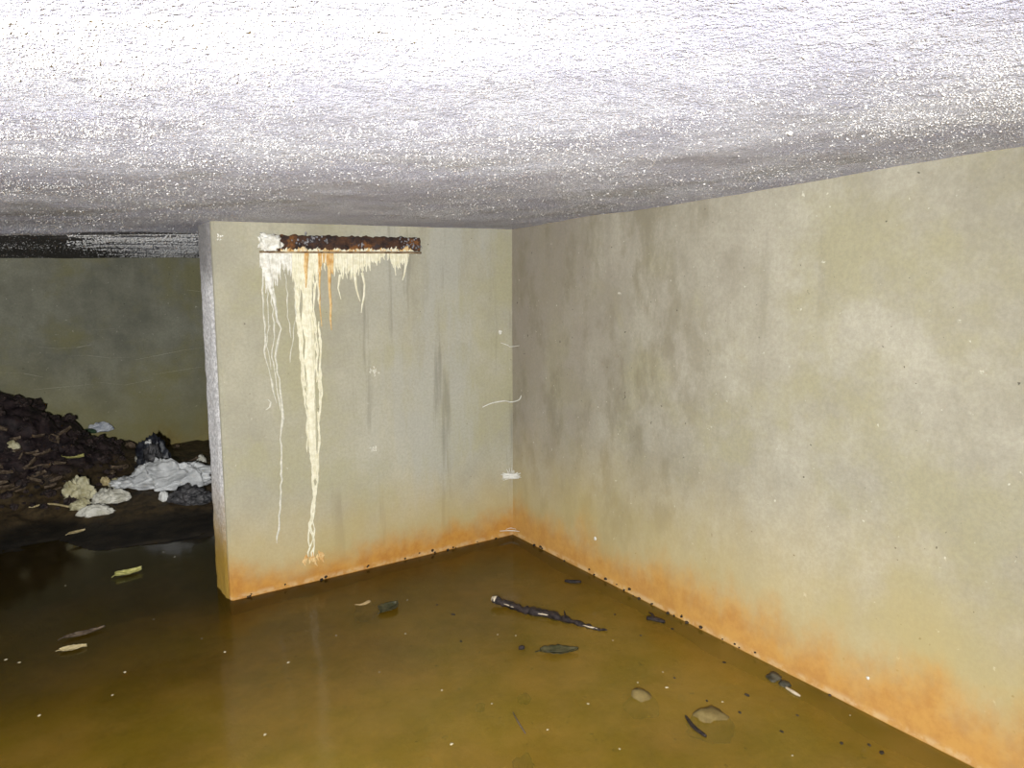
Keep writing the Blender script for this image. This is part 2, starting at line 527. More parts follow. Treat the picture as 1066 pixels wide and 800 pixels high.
# standing water
bm = bmesh.new()
grid_surface(X0, XRF, Y0, YF, 4, 4, lambda x, y: 0.0)
bmesh.ops.bisect_plane(bm, geom=bm.verts[:] + bm.edges[:] + bm.faces[:], plane_co=(XR, YB, 0), plane_no=(1, -SLANT, 0), clear_outer=True)
water = tag(link('standing_water', bm, M['water']),
            'shallow murky brown water covering the floor of the chamber', 'water', kind='stuff')

# ------------------------------------------------------------------ condensation beads on the ceiling (uncountable)
def beads():
    # low hemispheres, denser near the picture's mid distance
    rings = [(1.0, 0.0), (0.75, -0.62), (0.0, -0.95)]
    seg = 6
    tv, tf = [], []
    for r, z in rings[:2]:
        for k in range(seg):
            a = 2 * math.pi * k / seg
            tv.append((r * math.cos(a), r * math.sin(a), z))
    tv.append((0, 0, -0.95))
    for k in range(seg):
        j = (k + 1) % seg
        tf += [(k, seg + k, seg + j), (k, seg + j, j), (seg + k, 2 * seg, seg + j)]
    tv = np.array(tv); tf = np.array(tf)
    pts = []
    n = 0
    while len(pts) < 62000:
        px, py = random.uniform(-60, 1120), random.uniform(20, 275)
        d = ray(px, py)
        if d.z <= 0.004: continue
        t = (CZ - ZC) / (d.z - CX * d.x - CY * d.y)
        p = CAM + d * t
        if p.y > YF - .02 or p.y < 0.2 or p.x > right_x(p.y) - .01 or p.x < X0: continue
        if p.y > YB - 0.005 and p.x > XP - 0.01 and p.y < YB + PT + .01: continue
        if p.y > YB and p.x > XP + 1.2: continue
        dist = (p - CAM).length
        if N((p.x, p.y, 0), 1.4, 4) + random.gauss(0, 0.35) < -0.05: continue
        r = random.lognormvariate(math.log(0.00092), 0.36) * (0.75 + 0.22 * dist)
        if random.random() < 0.012: r *= 1.9
        pts.append((p.x, p.y, ceil_surf(p.x, p.y) + 0.0004, r))
    k = 0
    while k < 5200:  # extra, larger beads added to brighten this strip of ceiling like a sheen
        px, py = random.uniform(70, 216), random.uniform(243, 269)
        d = ray(px, py)
        p = CAM + d * ((CZ - ZC) / (d.z - CX * d.x - CY * d.y))
        if p.y > YF - .03 or p.y < 4.25 or N((p.x * 1.0, p.y * 4.5, 3), 2.0, 3) + random.gauss(0, .14) < .02: continue
        if p.x - .25 * (p.y - 4.4) < .35 + random.gauss(0, .1): continue
        pts.append((p.x, p.y, ceil_surf(p.x, p.y) + .0004, random.lognormvariate(math.log(.0036), .3)))
        k += 1
    P = np.array(pts)
    V = (tv[None] * P[:, 3][:, None, None] + P[:, :3][:, None, :]).reshape(-1, 3)
    F = (tf[None] + (np.arange(len(P)) * len(tv))[:, None, None]).reshape(-1, 3)
    me = bpy.data.meshes.new('condensation_beads')
    me.vertices.add(len(V)); me.vertices.foreach_set('co', V.ravel())
    me.loops.add(F.size); me.loops.foreach_set('vertex_index', F.ravel().astype(np.int32))
    me.polygons.add(len(F)); me.polygons.foreach_set('loop_start', np.arange(0, F.size, 3).astype(np.int32))
    me.polygons.foreach_set('use_smooth', np.ones(len(F), bool))
    me.update(calc_edges=True)
    me.materials.append(M['drop'])
    o = bpy.data.objects.new('condensation_beads', me)
    COL.objects.link(o)
    return tag(o, 'fine glittering water beads hanging all over the white ceiling', 'water drops', kind='stuff')


beads()

# ------------------------------------------------------------------ rusted plate in the stub wall
def on_back(px, py, off=0.0):
    p = at_y(px, py, YB)
    p.y -= off
    return p


def rough_bar(bm, p0, p1, zlo, zhi, depth, nx=60, nz=6, amp=0.004, seed=0, ragged=0.0):
    """a flat bar on the wall face from x of p0 to p1, front face lumpy"""
    g = {}
    for i in range(nx + 1):
        for k in range(nz + 1):
            u = i / nx
            x = p0.x + (p1.x - p0.x) * u
            z0, z1 = zlo[0] + (zlo[1] - zlo[0]) * u, zhi[0] + (zhi[1] - zhi[0]) * u
            z = z0 + (z1 - z0) * k / nz
            if k == nz: z += ragged * N((x, 1, seed), 30, 3)
            if k == 0: z += ragged * N((x, 5, seed), 30, 3)
            e = i in (0, nx) or k in (0, nz)
            d = (0.35 * depth if e else depth) + amp * N((x, z, seed), 40, 4)
            g[i, k] = bm.verts.new((x, YB - max(d, 0.0008), z))
    for i in range(nx):
        for k in range(nz):
            bm.faces.new((g[i, k], g[i + 1, k], g[i + 1, k + 1], g[i, k + 1]))
    be = [e for e in bm.edges if e.is_boundary]
    r = bmesh.ops.extrude_edge_only(bm, edges=be)
    for v in r['geom']:
        if isinstance(v, bmesh.types.BMVert): v.co.y = YB + 0.004


pl = on_back(282, 254); pr = on_back(437, 254)
plate = empty('rusted_steel_plate', on_back(357, 262), 'rusted steel bar set in the stub wall just below the ceiling', 'steel bar')
PO = plate.location.copy()
bm = bmesh.new()
rough_bar(bm, pl, pr, (on_back(282, 261).z, on_back(437, 262).z), (on_back(282, 244.5).z, on_back(437, 247.5).z), 0.012, 90, 10, 0.009, 1, 0.010)
link('plate', shift(bm, PO), M['rust'], plate)
bm = bmesh.new()
a, b = on_back(270, 262), on_back(438, 263)
rough_bar(bm, a, b, (a.z - .007, b.z - .007), (a.z + .003, b.z + .003), 0.020, 90, 3, 0.002, 2)
tag(link('lower_lip', shift(bm, PO), simple('rust brown lip', (0.12, 0.06, 0.03), (0.46, 0.36, 0.22), 22, 0.8, 0.5), plate), 'thin brown ledge along the bottom of the bar')
bm = bmesh.new()
cc = on_back(281, 253)
bmesh.ops.create_icosphere(bm, subdivisions=4, radius=1)
for v in bm.verts:
    c = v.co
    k = 1 + .42 * N(c, 2.6, 5)
    cx_ = math.copysign(abs(c.x) ** .6, c.x) * .054 * k; cz_ = math.copysign(abs(c.z) ** .6, c.z) * .039 * k
    v.co = cc + Vector((cx_, -abs(c.y) * .026 * k if c.y < 0 else c.y * .003, cz_))
tag(link('lime_crust', shift(bm, PO), M['calc_white'], plate), 'white lime crust swallowing the left end of the bar')
def flakes(bm, spots, seed):
    rr = random.Random(seed)
    for (px, py, s, n) in spots:
        for _ in range(n):
            c = on_back(px + rr.gauss(0, s), py + rr.gauss(0, s * 0.45), 0.016)
            w = rr.uniform(0.002, 0.006)
            r = bmesh.ops.create_icosphere(bm, subdivisions=1, radius=1)
            for v in r['verts']:
                k = 1 + 0.4 * rr.uniform(-1, 1)
                v.co = c + Vector((v.co.x * w * k, v.co.y * w * 0.5, v.co.z * w * 1.2 * k))
bm = bmesh.new()
flakes(bm, [(322, 249, 7, 26), (422, 255, 7, 34), (374, 255, 3, 9), (434, 258, 2, 8), (312, 252, 5, 8)], 4)
tag(link('scale_flakes', shift(bm, PO), simple('grey white scale', (0.10, 0.10, 0.115), (0.36, 0.36, 0.39), 60, 0.7, 0.4), plate), 'grey-white flaking scale on the bar', kind='stuff')
def strand(bm, pts, thick=0.003, mapper=None, sub=4):
    """raised ribbon on a wall; pts are (px, py, half width in px)"""
    mapper = mapper or on_back
    P = []
    for (a, b) in zip(pts, pts[1:]):
        for k in range(sub):
            t = k / sub
            P.append(tuple(a[q] + (b[q] - a[q]) * t for q in range(3)))
    P.append(pts[-1])
    rows = []
    for x, y, w in P:
        row = []
        for s, d in ((-1, 0.0004), (-0.55, 0.8), (0.1, 1.0), (0.6, 0.75), (1, 0.0004)):
            dd = d * thick if d > 0.01 else 0.0004
            row.append(bm.verts.new(mapper(x + s * w, y, dd)))
        rows.append(row)
    for r1, r2 in zip(rows, rows[1:]):
        for k in range(4):
            bm.faces.new((r1[k], r1[k + 1], r2[k + 1], r2[k]))


q_ = random.Random(9)
def lipmap(px, py, off):
    return on_back(px, py, .0165 + off)
for nm, mt_, seed_, lab_ in (('rust_bloom', 'calc_orange', 1, 'orange rust bloom along the lower edge of the bar'), ('lime_bloom', 'calc_cream', 5, 'cream lime bloom along the lower edge of the bar')):
    bm = bmesh.new()
    x = 288.0
    while x < 430:
        f_ = 0.5 + 1.1 * N((x * .075, seed_, 1), 1.0, 3)
        if f_ > .38:
            h_ = 5.5 * min(1.1, f_) * q_.uniform(.5, 1.1)
            strand(bm, [(x, 262, q_.uniform(1.2, 2.2)), (x + q_.uniform(-1, 1), 262 - h_ * .55, q_.uniform(.8, 1.8)), (x + q_.uniform(-1.5, 1.5), 262 - h_, .2)], q_.uniform(.002, .005), lipmap, 3)
        x += q_.uniform(.9, 2.6)
    tag(link(nm, shift(bm, PO), M[mt_], plate), lab_, kind='stuff')


# ------------------------------------------------------------------ lime deposit running down the wall
def wiggle(x, y0, y1, w0, w1, amp, rr, drift=0.0, step=7):
    n = max(3, int((y1 - y0) / step))
    pts, dx = [], 0.0
    for i in range(n + 1):
        t = i / n
        dx += rr.uniform(-amp, amp)
        dx *= 0.85
        pts.append((x + dx + drift * t, y0 + (y1 - y0) * t, (w0 + (w1 - w0) * t) * rr.uniform(0.75, 1.25)))
    return pts


rr = random.Random(21)
dep = empty('lime_deposit', on_back(322, 440), 'white and cream lime deposit dripping down the stub wall from the rusted bar', 'mineral deposit')
DO = dep.location.copy()
WH, CR, OR, TH = bmesh.new(), bmesh.new(), bmesh.new(), bmesh.new()
MAIN = bmesh.new()
# curtain under the bar
prof = [(271, 285), (276, 303), (284, 306), (289, 294), (295, 282), (303, 290), (308, 300), (330, 296), (336, 280), (346, 284), (352, 291), (362, 288),
        (370, 293), (380, 287), (386, 281), (392, 276), (397, 272), (402, 268), (408, 276), (412, 283), (417, 277), (422, 286), (425, 272)]
def plen(x):
    for (a, b) in zip(prof, prof[1:]):
        if a[0] <= x <= b[0]: return a[1] + (b[1] - a[1]) * (x - a[0]) / (b[0] - a[0])
    return 270
x = 271.5
while x < 424.5:
    y1 = plen(x)
    L = (y1 - 263) * rr.uniform(0.55, 1.1)
    dst = WH if x < 304 else CR
    if 330 < x < 347: dst = OR if rr.random() < 0.8 else CR
    if 400 < x < 407 and rr.random() < 0.5: x += 1.2; continue
    strand(dst, wiggle(x, 262.0, 263 + L * 0.45, 1.5, 1.3, 0.3, rr, step=5) + [(x + rr.uniform(-.6, .6), 263 + L * 0.8, 0.8), (x + rr.uniform(-1, 1), 263 + L, 0.25)], rr.uniform(0.004, 0.008))
    x += rr.uniform(0.9, 1.7)
# main run
core = [(319, 262, 11), (319, 285, 9.5), (319.5, 310, 8.5), (320.5, 335, 9), (322, 355, 9), (323, 375, 9), (324.5, 395, 7.5), (325, 420, 6.2),
        (325.5, 445, 5.8), (326, 470, 5.4), (327.5, 487, 4.2), (328, 498, 3.0), (327.5, 512, 2.4), (326, 530, 2.0), (324.5, 548, 1.9), (324, 565, 1.7), (323.5, 578, 1.4)]
def corepos(y):
    for a, b in zip(core, core[1:]):
        if a[1] <= y <= b[1]:
            t = (y - a[1]) / (b[1] - a[1])
            return a[0] + (b[0] - a[0]) * t, a[2] + (b[2] - a[2]) * t
    return core[-1][0], core[-1][2]
strand(MAIN, [(a + rr.uniform(-.8, .8), b, c * 0.62 * rr.uniform(.8, 1.15)) for a, b, c in core[:10]] + [(327.5, 486, 1.4), (328, 494, 0.3)], 0.006, sub=5)
for s_ in range(46):
    off = rr.uniform(-1.25, 1.25)
    ya = 262 if s_ < 12 else rr.uniform(262, 480)
    yb_ = min(500 if s_ > 5 else 579, ya + rr.uniform(40, 170))
    pts, y, j = [], ya, 0.0
    while y < yb_:
        cx, cw = corepos(y)
        j = 0.85 * j + rr.uniform(-1.1, 1.1)
        pts.append((cx + off * cw + j, y, rr.uniform(0.45, 1.2)))
        y += 5
    if len(pts) > 3:
        pts[0] = (pts[0][0], pts[0][1], 0.4)
        pts[-1] = (pts[-1][0], pts[-1][1], 0.15)
        strand(MAIN, pts, rr.uniform(0.004, 0.009), sub=2)
for s_ in range(7):                                  # braided lower end
    pts = []
    ph, fr_ = rr.uniform(0, 6), rr.uniform(.5, 1.0)
    kmax = (16, 16, 15, 12, 16, 10, 14)[s_]
    for k in range(kmax):
        y = 484 + k * 6.1
        cx, cw = corepos(y)
        am = 3.4 if y > 540 else (1.6 if y > 505 else 3.0)
        pts.append((cx + am * math.sin(ph + k * fr_) + rr.uniform(-.5, .5), y, rr.uniform(.45, .95)))
    pts.append((pts[-1][0], pts[-1][1] + 4, 0.15))
    strand(MAIN, pts, 0.005, sub=3)
# long thin runs at the left
for path, w in ([[(273, 290), (274, 320), (276, 345), (276, 372), (281, 392), (284, 405), (288, 420)], 1.0],
                [[(284, 300), (287, 318), (288.5, 330), (292, 342), (290, 356), (286.5, 372), (289, 388), (292, 402), (294, 420), (295, 436), (292, 452), (292.5, 470), (293, 500), (292, 530), (290, 552), (288, 566)], 1.25],
                [[(281, 300), (284, 322), (286, 350), (283, 372), (287, 396), (289, 412), (292, 428)], 0.9],
                [[(297, 285), (299, 306), (300, 330), (303, 352)], 0.7],
                [[(307, 300), (308, 330), (305, 352), (302, 378)], 0.8],
                [[(278, 300), (280, 330), (278, 360), (282, 385)], 0.6]):
    fine = []
    for (xa, ya), (xb, yb2) in zip(path, path[1:]):
        m_ = max(2, int((yb2 - ya) / 6))
        fine += [(xa + (xb - xa) * k / m_ + rr.uniform(-.9, .9), ya + (yb2 - ya) * k / m_, w * rr.uniform(.45, 1.15)) for k in range(m_)]
    strand(TH, fine + [(path[-1][0], path[-1][1], .15)], 0.003, sub=3)
strand(WH, [(276, 262, 5), (278, 280, 5), (281, 294, 4), (281, 300, 2.2), (285, 312, 1.3), (288, 330, 0.9), (288, 336, .3)], 0.010)
# runs under the right half
strand(CR, [(369, 285, 1.6), (371, 300, 1.1), (373, 308, 0.9), (375, 314, 0.4)], 0.004)
strand(CR, [(377, 284, 1.4), (379.5, 296, 1.0), (379, 308, 1.0), (377, 318, 0.8), (376, 326, 0.3)], 0.004)
strand(CR, [(423, 263, 1.6), (422.5, 276, 1.2), (421, 286, 0.9), (419, 292, 0.3)], 0.004)
strand(CR, [(409, 263, 1.4), (411, 276, 1.0), (412, 287, 0.3)], 0.004)
strand(CR, [(354, 286, 1.3), (352, 300, 0.8), (355, 312, 0.3)], 0.003)
strand(OR, [(342, 263, 3.0), (343, 280, 2.0), (343, 300, 1.4), (344.5, 318, 1.3), (344, 332, 1.1), (345, 344, 0.3)], 0.006)
strand(OR, [(334, 263, 2.2), (333, 282, 1.2), (332.5, 300, 0.9), (333, 320, 0.7), (335, 340, 0.3)], 0.004)
strand(OR, [(319, 262, 3.5), (318, 275, 3.0), (318.5, 290, 1.6), (318, 300, .4)], 0.0125)
link('white_curtain', shift(WH, DO), M['calc_white'], dep)
link('cream_curtain', shift(CR, DO), M['calc_cream'], dep)
tag(link('rust_run', shift(OR, DO), M['calc_orange'], dep), 'orange rust-stained drips')
tag(link('main_run', shift(MAIN, DO), M['calc_cream'], dep), 'thick cream run reaching almost down to the water')
tag(link('thin_run', shift(TH, DO), M['calc_thin'], dep), 'thin pale winding runs')
bm = bmesh.new()
for k in range(14):
    x0, y0 = rr.gauss(325, 5), rr.uniform(574, 584)
    strand(bm, [(x0, y0, .4), (x0 + rr.uniform(-1, 2), y0 + 3, rr.uniform(1.2, 2.4)), (x0 + rr.uniform(-1, 2), y0 + 7, .3)], 0.004, sub=2)
for k in range(5):
    x0, y0 = rr.gauss(335, 2), rr.uniform(573, 578)
    strand(bm, [(x0, y0, .4), (x0 + 1, y0 + 3, 1.6), (x0 + 1, y0 + 6, .3)], 0.003, sub=2)
tag(link('splash_foot', shift(bm, DO), M['calc_orange'], dep), 'pale orange crust at the foot of the run')


def wall_scuff(px, py, size, label, n=9, seed=1, mapper=on_back, mat='calc_thin'):
    q = random.Random(seed)
    o0 = mapper(px, py, 0.0)
    bm = bmesh.new()
    for _ in range(n):
        x, y = px + q.gauss(0, size * .5), py + q.gauss(0, size * .5)
        l = q.uniform(.3, .9) * size
        strand(bm, [(x, y - l * .5, .2), (x + q.uniform(-1, 1), y, q.uniform(.5, 1.3)), (x + q.uniform(-1, 1), y + l * .5, .2)], 0.002, mapper, 2)
    o = link('lime_scuff', shift(bm, o0), M[mat])
    o.location = o0
    tag(o, label, 'lime mark')


wall_scuff(390, 388, 5, 'small white lime scuff on the stub wall right of the drips', 10, 3)
wall_scuff(388, 468, 5, 'faint white lime patch low on the stub wall', 9, 4)
wall_scuff(228, 246, 3, 'white lime dab at the top corner of the stub wall end', 8, 5, mat='calc_white')
o0 = on_back(277, 422)
bm = bmesh.new()
strand(bm, [(273, 427, .5), (277, 427, 1.1), (281, 424, 1.0), (282, 419, .9), (279, 416, .8), (275, 417, .4)], 0.003)
o = link('lime_curl', shift(bm, o0), M['calc_thin']); o.location = o0
tag(o, 'small curl-shaped white mark left of the thin lime runs', 'lime mark')

# pale scratches on the far wall (part of that wall)
def on_far(px, py, off=0.0):
    p = at_y(px, py, YF)
    p.y -= off
    return p
q = random.Random(5)
for path in ([(95, 344, .3), (120, 342.5, .6), (152, 343, .3)], [(38, 361, .3), (58, 363, .8), (80, 362, .8), (95, 359, .3)],
             [(70, 371, .3), (90, 370, .6), (115, 373, .5), (135, 372, .3)], [(35, 406, .4), (55, 404, .8), (78, 402, .5), (98, 400, .2)],
             [(175, 302, .3), (195, 302, .6), (210, 304, .5)], [(140, 375, .2), (165, 370, .5), (190, 365, .5), (212, 362, .2)],
             [(0, 388, .5), (25, 389, .7), (45, 393, .2)], [(160, 390, .2), (185, 386, .5), (210, 382, .3)], [(100, 398, .2), (130, 401, .4), (160, 395, .2)]):
    bm = bmesh.new()
    strand(bm, path, 0.003, on_far, 4)
    link('lime_scratch', bm, simple('lime scratch', (0.70, 0.69, 0.58), (0.80, 0.79, 0.68), 30, 0.8, 0.2) if 'scr' not in M else M['scr'], wall_far)

# ------------------------------------------------------------------ tubes, cobwebs, sticks
def tube(bm, pts, radii, seg=7):
    pts = [Vector(p) for p in pts]
    rings = []
    for i, p in enumerate(pts):
        d = (pts[min(i + 1, len(pts) - 1)] - pts[max(i - 1, 0)]).normalized()
        a = d.orthogonal().normalized() if i == 0 else (a - d * a.dot(d)).normalized()
        b = d.cross(a)
        rings.append([bm.verts.new(p + (a * math.cos(2 * math.pi * k / seg) + b * math.sin(2 * math.pi * k / seg)) * radii[i]) for k in range(seg)])
    for r1, r2 in zip(rings, rings[1:]):
        for k in range(seg):
            j = (k + 1) % seg
            bm.faces.new((r1[k], r1[j], r2[j], r2[k]))
    bm.faces.new(rings[0][::-1]); bm.faces.new(rings[-1])


def smooth_path(pts, n=8):
    P = [Vector(p) for p in pts]
    out = []
    for i in range(len(P) - 1):
        p0, p1, p2, p3 = P[max(i - 1, 0)], P[i], P[i + 1], P[min(i + 2, len(P) - 1)]
        for k in range(n):
            t = k / n
            out.append(0.5 * ((2 * p1) + (p2 - p0) * t + (2 * p0 - 5 * p1 + 4 * p2 - p3) * t * t + (3 * p1 - p0 - 3 * p2 + p3) * t ** 3))
    out.append(P[-1])
    return out


def on_right(px, py, off=0.0):
    p = at_right(px, py)
    p.x -= off
    return p


def cob(name, label, strands, loc):
    bm = bmesh.new()
    for pts, r in strands:
        pp = smooth_path(pts, 6)
        tube(bm, pp, [r * (0.55 + 0.45 * math.sin(math.pi * i / (len(pp) - 1))) for i in range(len(pp))], 5)
    o = link(name, shift(bm, loc), M['web'])
    o.location = loc
    return tag(o, label, 'cobweb')


q = random.Random(3)
cob('cobweb_strand', 'white cobweb thread curving across the wall corner at mid height',
    [([on_back(502, 424, .004), on_back(510, 419.5, .02), on_back(522, 417, .03), on_right(534.5, 418.5, .02), on_right(541, 416.5, .006), on_right(543, 412, .003)], 0.0042)], on_back(522, 417, .01))
st = []
for k in range(16):
    dy = q.gauss(0, 1.6)
    st.append(([on_back(521 + q.uniform(0, 5), 495.5 + dy + q.uniform(-1.5, 1.5), .003), on_back(529, 495.5 + dy * .7, .012 + q.uniform(0, .02)), on_right(537.5, 496 + dy * .7, .008 + q.uniform(0, .016)), on_right(543 - q.uniform(0, 5), 496 + dy + q.uniform(-1.5, 1.5), .003)], q.uniform(.0018, .0042)))
for k in range(12):
    x = 526 + k * .9
    st.append(([on_back(x, 496 + q.uniform(-1, 1), .016), on_back(x + q.uniform(-.8, .8), 491 + q.uniform(-1, 1), .016), on_back(x + q.uniform(-1.5, 1.5), 488 + q.uniform(-2, 2), .012)], 0.0011))
cob('cobweb_tuft', 'dense white cobweb tuft in the wall corner above the orange band', st, on_back(530, 495, .01))
cob('cobweb_wisp', 'short pale cobweb wisp low in the wall corner near the water',
    [([on_back(520, 553, .003), on_back(528, 552, .015), on_right(537.5, 552.5, .012), on_right(541, 553.5, .003)], 0.003),
     ([on_back(526, 551, .008), on_right(534, 549.5, .016), on_right(538, 551, .006)], 0.002)], on_back(530, 552, .01))
cob('cobweb_line', 'thin grey cobweb thread high in the wall corner',
    [([on_back(521, 357, .003), on_back(527, 359.5, .015), on_right(534, 361, .02), on_right(541, 360, .003)], 0.0024)], on_back(530, 359, .01))
# small bright dabs
def dab(name, pos, r, mat, label, cat, flat=0.5, group=None, seed=0, axis=2):
    qq = random.Random(seed)
    bm = bmesh.new()
    bmesh.ops.create_icosphere(bm, subdivisions=3, radius=1)
    off = Vector((qq.uniform(0, 50),) * 3)
    for v in bm.verts:
        k = 1 + 0.45 * mn.fractal(v.co * 1.3 + off, 1.0, 2.0, 4)
        c = v.co * k * r
        c[axis] *= flat
        v.co = c
    o = link(name, bm, mat)
    o.location = pos
    o.rotation_euler[2] = qq.uniform(0, 6)
    return tag(o, label, cat, group)


o = dab('lime_dab', on_back(520.5, 346, .002), 0.012, M['calc_white'], 'small white lime dab beside the corner above the thin cobweb', 'lime mark', .3, None, 2, 1); o.rotation_euler[2] = 0
o = dab('lime_dab', on_right(904, 706, .003), 0.0055, M['calc_white'], 'single bright white speck on the right wall above the orange band', 'lime mark', .5, None, 3, 0); o.rotation_euler[2] = 0
o = dab('lime_dab', on_right(620, 561, .003), 0.009, M['calc_white'], 'bright speck low on the right wall near the corner', 'lime mark', .5, None, 4, 0); o.rotation_euler[2] = 0

# the stick floating in front of the corner
def world_path(pp, z):
    return [at_z(x, y, zz) for (x, y), zz in zip(pp, z)]


sp = smooth_path(world_path([(514, 624), (530, 630), (548, 636), (566, 639), (584, 644), (604, 650), (620, 654), (632, 656.5)],
                            [.030, .016, .010, .010, .008, .006, .006, .005]), 7)
stick = empty('broken_stick', sp[len(sp) // 2], 'black wet broken stick lying in the water before the corner', 'stick')
SO = stick.location.copy(); SO.z = 0; stick.location = SO
bm = bmesh.new()
n = len(sp)
rad = [(0.0165 + 0.006 * math.exp(-((i / (n - 1) - .45) / .2) ** 2) - 0.011 * (i / (n - 1)) ** 1.3) * (1 + 0.55 * N((i * .45, 2, 1), 1.0, 4)) for i in range(n)]
rad[-1] = .003
tube(bm, sp, rad, 10)
for v in bm.verts: v.co += Vector((N(v.co, 34, 3), N(v.co + Vector((5, 1, 2)), 34, 3), N(v.co, 26, 3))) * 0.006
link('bark', shift(bm, SO), M['bark'], stick)
bm = bmesh.new()
e0 = sp[0]; d0 = (sp[1] - sp[0]).normalized()
tube(bm, [e0 - d0 * .010, e0 + d0 * .004, e0 + d0 * .012], [.011, .017, .019], 9)
tag(link('broken_end', shift(bm, SO), M['wood_pale'], stick), 'pale broken end')
for (a, b, s) in ((17, 24, 0.9), (5, 10, 0.7), (36, 44, 0.8)):
    bm = bmesh.new()
    side = (RT * -0.1 - Vector((math.sin(YAW), math.cos(YAW), 0))).normalized()
    tube(bm, [sp[i] + side * rad[i] * .86 + Vector((0, 0, rad[i] * .18)) for i in range(a, b)],
         [0.0048 * s * math.sin(math.pi * (k + .6) / (b - a + .3)) for k in range(b - a)], 6)
    tag(link('bare_patch', shift(bm, SO), M['wood_pale'], stick), 'pale strip where the bark is gone')
bm = bmesh.new()
tb = sp[30]
tube(bm, [tb, tb + Vector((.03, .05, .006)), tb + Vector((.05, .075, .002))], [.006, .004, .002], 6)
link('side_twig', shift(bm, SO), M['bark'], stick)


# twigs and leaves on the water
def twig(pp, r, label, name='twig', mat='bark', z=0.004, branch=False):
    P = smooth_path([at_z(x, y, z) for x, y in pp], 5)
    c = P[len(P) // 2].copy(); c.z = 0
    bm = bmesh.new()
    n = len(P)
    tube(bm, P, [r * (0.5 + 0.5 * math.sin(math.pi * (i + .8) / (n + .6))) * (1 + .25 * N((i * .5, r * 999, 0), 1, 2)) for i in range(n)], 7)
    if branch:
        m_ = P[n // 2]
        tube(bm, [m_, m_ + Vector((.02, .03, .006)), m_ + Vector((.03, .06, .002))], [r * .6, r * .5, r * .2], 6)
    o = link(name, shift(bm, c), M[mat])
    o.location = c
    return tag(o, label, 'twig')


twig([(588, 605), (596, 606), (605, 606)], .010, 'short dark twig floating behind the broken stick')
twig([(673, 644), (681, 645), (692, 648)], .012, 'short dark twig floating close to the right wall waterline', branch=True)
twig([(540, 675), (546, 674.5)], .010, 'tiny brown twig just before the dark floating leaf', mat='bark')
twig([(534, 742), (540, 753), (547, 764)], .003, 'thin brown straw floating in the foreground water', 'straw', 'leaf_brown', .002)
twig([(714, 746), (722, 757), (735, 767)], .007, 'dark thin twig beside the flat wide tan stone in the right foreground')


def leaf(pxc, pyc, length, width, rot, mat, label, z=0.004, curl=0.15, seed=0, name='dead_leaf', cat='leaf', pos=None, tilt=0.0, group=None):
    qq = random.Random(seed)
    c = at_z(pxc, pyc, z) if pos is None else Vector(pos)
    blade = bmesh.new()
    nl, nw = 16, 6
    g = {}
    for i in range(nl + 1):
        u = i / nl
        w = width * 0.5 * (math.sin(math.pi * u ** 0.8) ** 0.8 if 0 < u < 1 else 0.02)
        for j in range(-nw, nw + 1):
            s = j / nw
            ww = w * (1 + 0.12 * math.sin(i * 2.1 + seed) * abs(s))
            zz = curl * width * (s * s) + curl * length * 0.25 * (2 * u - 1) ** 2 + 0.003 * N((u * 3, s * 2, seed), 1.5, 3) - 0.002 * math.exp(-(s * 9) ** 2)
            g[i, j] = blade.verts.new(((u - .5) * length, s * ww, zz))
    for i in range(nl):
        for j in range(-nw, nw):
            blade.faces.new((g[i, j], g[i + 1, j], g[i + 1, j + 1], g[i, j + 1]))
    rib = bmesh.new()
    tube(rib, [(-length * .62, 0.002, .002), (-length * .5, 0, .002 + curl * length * .25), (0, 0, .0015), (length * .46, 0, curl * length * .22)], [.0022, .002, .0014, .0006], 5)
    root = empty(name, c, label, cat, group)
    bo = link('blade', blade, mat, root)
    md = bo.modifiers.new('thickness', 'SOLIDIFY'); md.thickness = 0.0012
    link('stalk', rib, mat, root)
    root.rotation_euler = (tilt, 0, rot)
    return root


leaf(582, 679, .16, .075, -.55, M['leaf_dark'], 'dark green-brown leaf floating in front of the broken stick', seed=3)
leaf(405, 634, .12, .09, .4, M['leaf_dark'], 'dark sodden leaf beside the tan stone near the stub wall', seed=5)
leaf(134, 598, .13, .06, .1, M['leaf_yellow'], 'yellow-green leaf floating in the dark doorway water', seed=8, curl=.3)
leaf(88, 660, .16, .045, .1, M['leaf_brown'], 'long brown leaf drifting in the left foreground', seed=9)
leaf(76, 676, .10, .05, -.2, M['leaf_tan'], 'small tan leaf floating below the long brown leaf on the left', seed=10)
leaf(80, 555, .10, .05, .3, M['leaf_tan'], 'pale leaf lying on the black wet mud below the crumpled paper', seed=11, z=.045)


def stone(px, py, r, mat, label, sunk=True, flat=.45, seed=0, name='stone', stretch=1.0):
    p = at_z(px, py, 0.0)
    if sunk:
        for _ in range(4):
            z = ground(p.x, p.y) + r * flat * .5
            p = at_z(px, py, z)
    o = dab(name, p, r, mat, label, 'stone', flat, None, seed)
    o.scale = (stretch, 1, 1)
    o.rotation_euler[2] = -YAW
    return o


